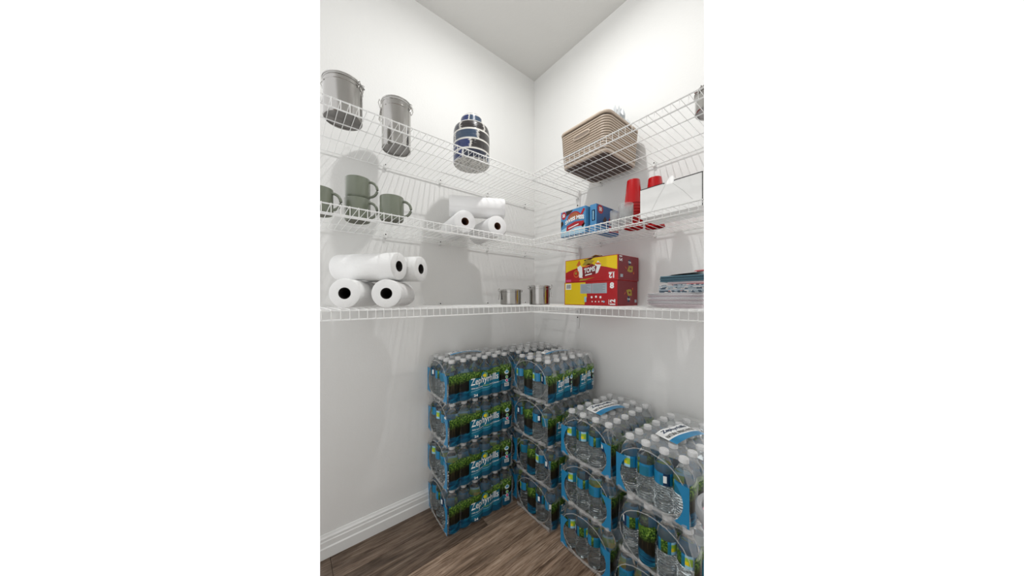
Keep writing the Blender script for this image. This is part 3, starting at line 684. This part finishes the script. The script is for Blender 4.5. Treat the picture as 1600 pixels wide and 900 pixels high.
r_ = ramp(mpat, [(0, '4A5A68'), (.35, '96A2AA'), (.6, 'C7C3C0'), (.85, 'A87878')], 'CONSTANT'); mpat.node_tree.links.new(n_.outputs['Color'], r_.inputs[0]); mpat.node_tree.links.new(r_.outputs[0], bsdf(mpat).inputs[0])
M_tealn = mat('teal_paper', '4F7482', .6); M_tealn2 = mat('teal_paper_dark', '33505E', .6); M_pinkn = mat('pale_pink_paper', 'D9C3C3', .6)
soft_pack('napkin_pack', 1.01, -.31, 1.19, -.10, zz, .030, [mpat, mpat, M_silver], 'pack of patterned grey paper napkins lying on the white plates', 'napkins', .001)
b = MB(); b.box((1.05, -.297, 0), (1.11, -.290, .0015), M_navy); b.box((1.10, -.298, .0), (1.155, -.290, .0018), M_red); o = b.build('paper_strip', None); o.location = (0, 0, zz+.0302); tag(o, 'navy and red printed strip on top of the patterned napkins', 'packaging')
soft_pack('pink_napkin', 1.03, -.285, 1.20, -.11, zz+.0320, .009, [M_pinkn, M_pl2], 'thin stack of pale pink paper under the teal paper', 'napkins', .001)
soft_pack('teal_napkin', 1.005, -.29, 1.20, -.10, zz+.0415, .022, [M_tealn, M_tealn2], 'stack of teal paper napkins near the top of the pile', 'napkins', .002)
def leaflet():
    b = MB()
    b.grid(lambda u, v: (1.03+.18*u, -.285+.16*v, zz+.0655+.010*u**.7+.003*math.sin(5*v)), lin_sp(0, 1, 10), lin_sp(0, 1, 8), M_white)
    b.grid(lambda u, v: (1.03+.18*u, -.285+.16*v, zz+.0640+.009*u**.7+.003*math.sin(5*v)), lin_sp(0, 1, 10), lin_sp(0, 1, 8), M_white)
    o = b.build('paper_sheet', None, True); tag(o, 'curled white paper sheet with a red corner on top of the teal napkins', 'paper')
    b = MB(); b.grid(lambda u, v: (1.12+.07*u, -.287+.03*v, zz+.0665+.010*((.5+.39*u))**.7+.002+.005*math.sin(PI*v)), lin_sp(0, 1, 6), lin_sp(0, 1, 5), M_red); b.build('red_corner', o, True)
leaflet()

# ------------------------------------------------------------------ water packs
BP = .0635; BR = .0312; PW = 4*BP; PL = 6*BP; PH = .2085
def bottle_meshes():
    prof = [(0, .003), (.018, .001), (.024, 0), (.0285, .004), (.0305, .012)]
    z = .016
    while z < .088: prof += [(.0306, z), (.0306, z+.003), (.0276, z+.0048), (.0276, z+.0062)]; z += .0085
    prof += [(.0300, .092), (.0303, .095), (.0303, .138), (.0306, .141), (.0300, .148), (.0270, .158), (.0215, .169), (.0160, .178), (.0128, .185), (.0122, .189), (.0145, .190), (.0145, .1915), (.0120, .192), (.0120, .197), (0, .197)]
    b = MB(); b.lathe(prof, M_bottle, 18); body = b.build('bottle', None, True)
    b = MB(); b.lathe([(.0122, .1925), (.0150, .1925), (.0152, .194), (.0150, .204), (.0138, .2062), (0, .2066)], M_cap, 18); cap = b.build('bottle_cap', body, True)
    def mf(i, k):
        if k in (3, 4): return M_white if (i in (1, 2) and k == 3) else M_navy
        if k in (9, 10): return M_yel if (i == 1 and k == 9) else (M_lime if i in (1, 2) else M_sky)
        if k in (6, 7, 14): return M_print
        if k in (0, 1, 12, 13): return M_blue
        return M_teal if i < 3 else M_blue
    b = MB(); b.lathe([(.0307, .096), (.0307, .106), (.0307, .118), (.0307, .129), (.0307, .137)], M_blue, 18, mf=mf); lab = b.build('bottle_label', body, True)
    return body
proto_bottle = bottle_meshes()

def scal(y, amp=.011): return -amp*(1-abs(math.sin(PI*y/BP)))
def side_pt(lay, amp=.011):
    def f(u, v):
        ins = 0 if v < .138 else (v-.138)*.5
        a = amp*(1-.5*max(0, (v-.02)/.12))
        return (PW+.0015+scal(u, a)-ins+.0005*lay, u, v)
    return f
def film(t, seed):
    rnd = random.Random(seed)
    sec = [(0, .002), (0, .035), (0, .07), (0, .105), (0, .138), (.012, .172), (.022, .204)]
    L_ = [(-.0015+x, z) for x, z in sec]
    top = [(x, .208+.0025*math.sin(x*95)) for x in lin_sp(.022, PW-.022, 13)][1:-1]
    R_ = [(PW+.0015-x, z) for x, z in reversed(sec)]
    bot = [(x, .0006) for x in lin_sp(PW, 0, 7)][1:-1]
    loop = L_+top+R_+bot; n = len(loop)
    ys = lin_sp(-.003, PL+.003, 43)
    vs = []
    for y in ys:
        for x, z in loop:
            e = 0
            if z < .2 and (x < .02 or x > PW-.02) and z > .001:
                a = .011*(1-.5*max(0, (z-.02)/.12)) if z < .14 else .003
                e = -a*(1-abs(math.sin(PI*min(max(y, 0), PL)/BP)))
                if y < .01 or y > PL-.01: e = -.006
            xx = x+(e if x > PW/2 else -e)
            zz_ = z + (.0015*noise.noise(Vector((x*40, y*40, seed))) if z > .15 else 0)
            vs.append((xx, y, zz_))
    fs = [(i*n+k, (i+1)*n+k, (i+1)*n+(k+1) % n, i*n+(k+1) % n) for i in range(len(ys)-1) for k in range(n)]
    b = MB(); b.add(vs, fs, M_film)
    loops = []
    for end, s in ((0, -1), (PL, 1)):
        rings = []
        for q, f in enumerate((1.0, .985, .93, .86)):
            ring = []
            for k, (x, z) in enumerate(loop):
                cx, cz = PW/2, .100
                a = math.atan2((z-cz)/.1, (x-cx)/(PW/2))
                # oval target
                ox, oz = cx+math.cos(a)*PW*.475, cz+math.sin(a)*.094
                w = (1-f)/.14
                px, pz = x+(ox-x)*w, z+(oz-z)*w
                if q: px += .002*noise.noise(Vector((k*.9, seed, s))); pz += .003*noise.noise(Vector((k*.9, seed+5, s)))
                bulge = (.003 if q == 0 else .006)
                ring.append((px, end+s*bulge, pz))
            rings.append(ring)
        vs = [p for r in rings for p in r]
        fs = [(i*n+k, (i+1)*n+k, (i+1)*n+(k+1) % n, i*n+(k+1) % n) for i in range(len(rings)-1) for k in range(n)]
        b.add(vs, fs, M_film); loops.append(rings[-1])
    b.build('shrink_film', t, True)
    for lp in loops:
        b = MB(); b.tube(lp, .0015, M_filmrim, 6, closed=True)
        b.build('film_rim', t, True)
    # gathered strip of film along the foot of both ends
    for end, s in ((0, -1), (PL, 1)):
        b = MB()
        b.grid(lambda u, v: (.006+(PW-.012)*u, end+s*(.0055+.003*math.sin(v*PI)+.0012*math.sin(u*40)), .003+.020*v*(1-.3*math.sin(u*PI))), lin_sp(0, 1, 28), lin_sp(0, 1, 4), M_filmrim); b.build('film_gather', t, True)
def strip(b, u0, u1, bot, top, lay, m, n=None, nv=4):
    n = n or max(3, int((u1-u0)/.004)+1); f = side_pt(lay)
    us = lin_sp(u0, u1, n)
    vs = []
    for j in range(nv+1):
        for u in us:
            a = (u-u0)/(u1-u0); vs.append(f(u, bot(a)+(top(a)-bot(a))*j/nv))
    b.add(vs, [(j*n+i, j*n+i+1, (j+1)*n+i+1, (j+1)*n+i) for j in range(nv) for i in range(n-1)], m)
def drop(b, u, v, h, lay):
    f = side_pt(lay); f2 = side_pt(lay+1); f3 = side_pt(lay+2)
    def shp(s): return [(u+s*h*.36*math.sin(a)*(1-.0)*(1 if math.cos(a) < 0 else (1-math.cos(a))**.9+.0), v-s*h*.18+s*h*.34*(-math.cos(a)) if False else v+s*h*(-.15-.33*(-math.cos(a)) if False else (.5 if k == 0 else -.15+.33*math.cos(a)))) for k, a in enumerate(lin_sp(0, 2*PI*17/18, 18))]
    b.add([f(*p) for p in shp(1)], [tuple(range(18))], M_white); b.add([f2(*p) for p in shp(.78)], [tuple(range(18))], M_sky)
    b.add([f3(u-h*.18, v-h*.20), f3(u+h*.18, v-h*.20), f3(u+h*.18, v-h*.08), f3(u-h*.18, v-h*.08)], [(0, 1, 2, 3)], M_blue)
def label_art(t, u0, u1, big):
    L = u1-u0; b = MB()
    strip(b, u0, u1, lambda a: .010, lambda a: .138+.005*math.sin(9*a)+.010*a, 1, M_print, nv=8)
    b.build('printed_wrap', t, True)
    b = MB()
    bu0, bu1 = u0+L*(.29 if big else .34), u0+L*(.77 if big else .80)
    low = lambda a: .042+.014*a+.003*math.sin(a*7); high = lambda a: .100+.016*a+.004*math.sin(a*6+1)
    strip(b, bu0, bu1, low, high, 3, M_teal)
    # deep teal wave running under the banner to the right edge
    strip(b, u0+L*.12, u1, lambda a: .010, lambda a: .020+.030*a**1.5+.003*math.sin(a*16), 2, M_teal2, nv=2)
    strip(b, u0+L*.30, u1, lambda a: .020+.036*a, lambda a: .038+.036*a+.003*math.sin(a*12), 4, M_teal, nv=2)
    strip(b, u0+L*.32, u1, lambda a: .0385+.037*a+.003*math.sin(a*12), lambda a: .0405+.037*a+.003*math.sin(a*12), 5, M_sky, nv=1)
    b.build('printed_banner', t, True)
    b = MB(); f = side_pt(7)
    cu = bu0+(bu1-bu0)*.50; cv = .114
    sx = 1 if big else .62
    def D(r, lay, m): b.add([side_pt(lay)(cu+r*sx*math.cos(2*PI*k/18), cv+r*math.sin(2*PI*k/18)) for k in range(18)], [tuple(range(18))], m)
    D(.019, 4, M_teal); D(.0155, 5, M_lime); D(.0115, 6, M_teal); D(.009, 6.5, M_yel)
    b.build('sun_emblem', t)
    b = MB(); w = bu1-bu0
    put_text(b, 'Zephyrhills', side_pt(8), bu0+w*.05, bu1-w*.04, .062, .108, M_white, .012, warp=lambda a: .012*a)
    put_text(b, '100% NATURAL', side_pt(8), bu0+w*.07, bu0+w*.45, .053, .0595, M_white, .02, warp=lambda a: .004*a)
    put_text(b, 'FLORIDA', side_pt(8), bu0+w*.46, bu0+w*.64, .0585, .0645, M_lime, .02, warp=lambda a: .002*a)
    put_text(b, 'SPRING WATER', side_pt(8), bu0+w*.65, bu0+w*.98, .061, .067, M_white, .02, warp=lambda a: .003*a)
    if big: put_text(b, '24', side_pt(8), u0+L*.36, u0+L*.415, .016, .028, M_white, .03)
    tag(b.build('lettering', t), kind='stuff')
    b = MB()
    du = u0+L*.905
    drop(b, du, .118, .040, 6)
    k = sx
    def DD(v, r, lay, m): b.add([side_pt(lay)(du+r*math.cos(2*PI*q/12), v+r*math.sin(2*PI*q/12)) for q in range(12)], [tuple(range(12))], m)
    DD(.083, .009*max(k, .8), 6, M_sky); DD(.083, .006*max(k, .8), 7, M_lime); DD(.064, .009*max(k, .8), 6, M_white); DD(.064, .0065*max(k, .8), 7, M_pink if big else M_grey)
    g = side_pt(6); g2 = side_pt(7); hw = .013*max(k, .8)
    b.add([g(du-hw, .032), g(du+hw, .032), g(du+hw, .052), g(du-hw, .052)], [(0, 1, 2, 3)], M_white)
    for q in range(7):
        x = du-hw*.8+q*hw*.23; b.add([g2(x, .035), g2(x+hw*.12, .035), g2(x+hw*.12, .049), g2(x, .049)], [(0, 1, 2, 3)], M_grey)
    tag(b.build('printed_marks', t), kind='stuff')
def end_prints(t):
    # blue wrap print folded round both front corners
    for s, nm in ((0, 'folded_print'), (1, 'folded_print')):
        b = MB()
        def fn(u, v, s=s):
            wd = .046*(1-.62*math.sin(PI*v)**.8) ; x = u*wd
            x = (PW+.0005-x) if s else (-.0005+x)
            return (x, -.0072-.001*u, .012+.128*v)
        b.grid(fn, lin_sp(0, 1, 4), lin_sp(0, 1, 10), M_blue); b.build(nm, t, True)
def forest_panel(t, i, z1=.135):
    b = MB(); cx, cy = (i+.5)*BP, .5*BP
    b.grid(lambda u, v: (cx+(BR+.0015)*math.sin(u), cy-(BR+.0015)*math.cos(u), .012+(z1-.012)*v+.008*u*v), lin_sp(-1.15, 1.15, 9), lin_sp(0, 1, 4), M_print); b.build('printed_panel', t, True)
def fill_bottles(t, seed, skip=()):
    rnd = random.Random(seed)
    for i in range(4):
        for j in range(6):
            o = proto_bottle.copy(); COL.objects.link(o); o.parent = t
            o.location = ((i+.5)*BP+rnd.uniform(-.0007, .0007), (j+.5)*BP+rnd.uniform(-.0007, .0007), .0014+rnd.uniform(0, .0003)); o.rotation_euler = (0, 0, rnd.uniform(0, 2*PI))
            for ch in proto_bottle.children:
                c = ch.copy(); COL.objects.link(c); c.parent = o
GP = 'shrink-wrapped packs of water bottles'
def pack_A(seed):
    t = empty('water_bottle_pack'); film(t, seed); label_art(t, .004, PL-.004, True); end_prints(t); fill_bottles(t, seed); return t
def pack_B(seed):
    t = empty('water_bottle_pack'); film(t, seed); label_art(t, .004, PL/2-.001, False); label_art(t, PL/2+.001, PL-.004, False); forest_panel(t, 1, .142); fill_bottles(t, seed); return t
protoA = pack_A(3); protoB = pack_B(8)
LV = ['bottom pack', 'second pack from the floor', 'third pack from the floor', 'top pack']
packs = [  # stack, kind, positions (x, y, rot deg) from the floor up, wording
    ('left', 'A', [(.004, -.800, -2.5), (.004, -.803, -2), (.006, -.801, -2), (.008, -.806, -2)], 'of the stack at the left wall'),
    ('corner', 'A', [(.022, -.394, 0), (.024, -.395, 0), (.022, -.394, 0), (.024, -.394, 0)], 'of the corner stack'),
    ('mid', 'B', [(.296, -.412, 0), (.300, -.418, -.5), (.296, -.436, 0), (.306, -.446, .5)], 'of the tall right-wall stack'),
    ('A', 'A', [(.616, -.412, 0), (.618, -.408, 0), (.618, -.410, 0)], 'of the low stack, middle right'),
    ('B', 'BBA', [(.902, -.440, 0), (.922, -.442, -2.0), (.906, -.425, -4.0)], 'of the low stack at the right edge'),
]
usedA = usedB = False
top_of = {}
for nm, kind, pos, words in packs:
    z = .0005
    for k, (x, y, r) in enumerate(pos):
        kk = kind[k] if len(kind) > 1 else kind
        if kk == 'A':
            if not usedA: o = protoA; usedA = True
            else: o = copy_tree(protoA)
        else:
            if not usedB: o = protoB; usedB = True
            else: o = copy_tree(protoB)
        o.location = (x, y, z); o.rotation_euler = (0, 0, math.radians(r))
        lv = LV[k] if k < len(pos)-1 else 'top pack'
        tag(o, 'wrapped water pack, %s %s' % (lv, words), 'water bottles', GP)
        top_of[nm] = o; z += PH+.0022
for o in COL.objects:
    if o.name.split('.')[0] == 'bottle' and o.parent: o.rotation_euler = (0, 0, random.uniform(0, 2*PI))
for o in [proto_bottle]+list(proto_bottle.children): bpy.data.objects.remove(o)

def handle_strip(pack, cx, cy, L, Wd, rz, mirror=False):
    b = MB(); R = Matrix.Translation((cx, cy, PH+.006)) @ Matrix.Rotation(rz, 4, 'Z')
    h = lambda u, v, l=0: R @ Vector((L*(u-.5), Wd*(v-.5), .010*math.sin(PI*u)+.003*math.sin(9*u)*v+.0005*l))
    us = lin_sp(0, 1, 13)
    b.grid(lambda u, v: h(u, v), us, [0, .33, .62, 1], M_white)
    b.grid(lambda u, v: h(u, v*.34, 1), us, [0, .5, 1], M_blue)
    put_text(b, 'NATURAL SPRING WATER', lambda u, v: h(u, v, 2), .05, .95, .42, .60, M_black, .02)
    put_text(b, 'Zephyrhills', lambda u, v: h(u, v, 2), .10, .90, .68, .92, M_navy, .03)
    b.build('carry_handle', pack, True)
handle_strip(top_of['A'], .135, .150, .17, .085, math.radians(82))
handle_strip(top_of['B'], .150, .175, .17, .085, math.radians(80))
handle_strip(top_of['left'], .115, .16, .18, .06, math.radians(85))
handle_strip(top_of['mid'], .125, .20, .18, .05, math.radians(85))

# ------------------------------------------------------------------ pink tub at the right edge
def tub():
    c = CAM+.70*(FWD+.808*RGT); z = CAM.z-.70*(353/433)
    t = empty('tub', (c.x, c.y, z-.08), 0, 'pink plastic tub with grey rim at the right edge, in front of the packs', 'tub')
    mp = mat('pink_plastic', 'DDA9B6', .35); mg = mat('grey_rim', '9A9C9E', .35)
    b = MB(); b.lathe([(0, 0), (.05, 0), (.058, .006), (.076, .075), (.073, .075), (.055, .008), (0, .004)], mp, 36); b.build('body', t, True)
    b = MB(); b.lathe([(.074, .076), (.083, .076), (.086, .082), (.086, .100), (.082, .106), (.074, .106), (.072, .1)], mg, 36); b.build('rim', t, True)
tub()

# ------------------------------------------------------------------ the modelled corner ends at two upright section planes,
# just where the photograph's view of the pantry ends; everything is cut there and the cuts are closed
bpy.context.view_layer.update()
def rear_slab(name, z0, z1, m, depth):
    # the part of the floor or ceiling above, below and behind the camera
    for px in (500, 1100):
        b = MB(); b.box((0, YL, z0), (XR, 0, z1), m); o = b.build(name); tag(o, kind='structure'); o['_keep'] = 1
        bm = bmesh.new(); bm.from_mesh(o.data)
        co, n = section(px)
        for c_, n_, in ((CAM+FWD*depth, FWD), (co, -n)):
            r = bmesh.ops.bisect_plane(bm, geom=bm.verts[:]+bm.edges[:]+bm.faces[:], plane_co=c_, plane_no=n_, clear_outer=True)
            bmesh.ops.holes_fill(bm, edges=[e for e in r['geom_cut'] if isinstance(e, bmesh.types.BMEdge)], sides=0)
        if px == 1100:      # keep the two halves from overlapping behind the camera
            co, n = section(500)
            r = bmesh.ops.bisect_plane(bm, geom=bm.verts[:]+bm.edges[:]+bm.faces[:], plane_co=co, plane_no=n, clear_outer=True)
            bmesh.ops.holes_fill(bm, edges=[e for e in r['geom_cut'] if isinstance(e, bmesh.types.BMEdge)], sides=0)
        bm.to_mesh(o.data); bm.free()
def section(px):
    d = (FWD+RGT*((px-800)/FPX)).normalized(); n = Vector((d.y, -d.x, 0))      # n points to the right of the ray
    return CAM.copy(), (n if px > 800 else -n)
planes = [section(500), section(1100)]
rear_slab('ceiling', CEIL, CEIL+.1, M_ceil, 1.40)
rear_slab('floor', -.12, 0, mat('plain_floor', '77665A', .5), 1.08)
bpy.context.view_layer.update()
for o in list(COL.objects):
    if o.type != 'MESH': continue
    if o.get('_keep'): continue
    mw = o.matrix_world; cs = [mw @ Vector(c) for c in o.bound_box]
    for co, no in planes:
        ds = [(c-co).dot(no) for c in cs]
        if max(ds) <= 1e-5: continue
        if min(ds) >= -1e-5:
            o['_gone'] = 1; break
        if o.data.users > 1: o.data = o.data.copy()
        bm = bmesh.new(); bm.from_mesh(o.data)
        inv = mw.inverted(); lco = inv @ co; lno = (mw.to_3x3().transposed() @ no).normalized()
        pre_open = any(len(e.link_faces) == 1 for e in bm.edges)
        r = bmesh.ops.bisect_plane(bm, geom=bm.verts[:]+bm.edges[:]+bm.faces[:], plane_co=lco, plane_no=lno, clear_outer=True, dist=1e-6)
        if not pre_open:
            es = [e for e in r['geom_cut'] if isinstance(e, bmesh.types.BMEdge) and e.is_valid]
            try: bmesh.ops.holes_fill(bm, edges=es, sides=0)
            except Exception: pass
        if not bm.faces: o['_gone'] = 1
        bm.to_mesh(o.data); bm.free()
def gone(o): return o.type == 'MESH' and o.get('_gone')
for o in [o for o in COL.objects if gone(o)]:
    for ch in list(o.children):
        if not gone(ch):                # keep a sub-part by handing it to the thing above
            m_ = ch.matrix_world.copy(); ch.parent = o.parent; ch.matrix_world = m_
for o in [o for o in COL.objects if gone(o)]: bpy.data.objects.remove(o)
for o in [o for o in COL.objects if o.type == 'EMPTY' and not o.children]: bpy.data.objects.remove(o)
print('objects', len(COL.objects), 'tris', sum(len(o.data.polygons) for o in COL.objects if o.type == 'MESH'))
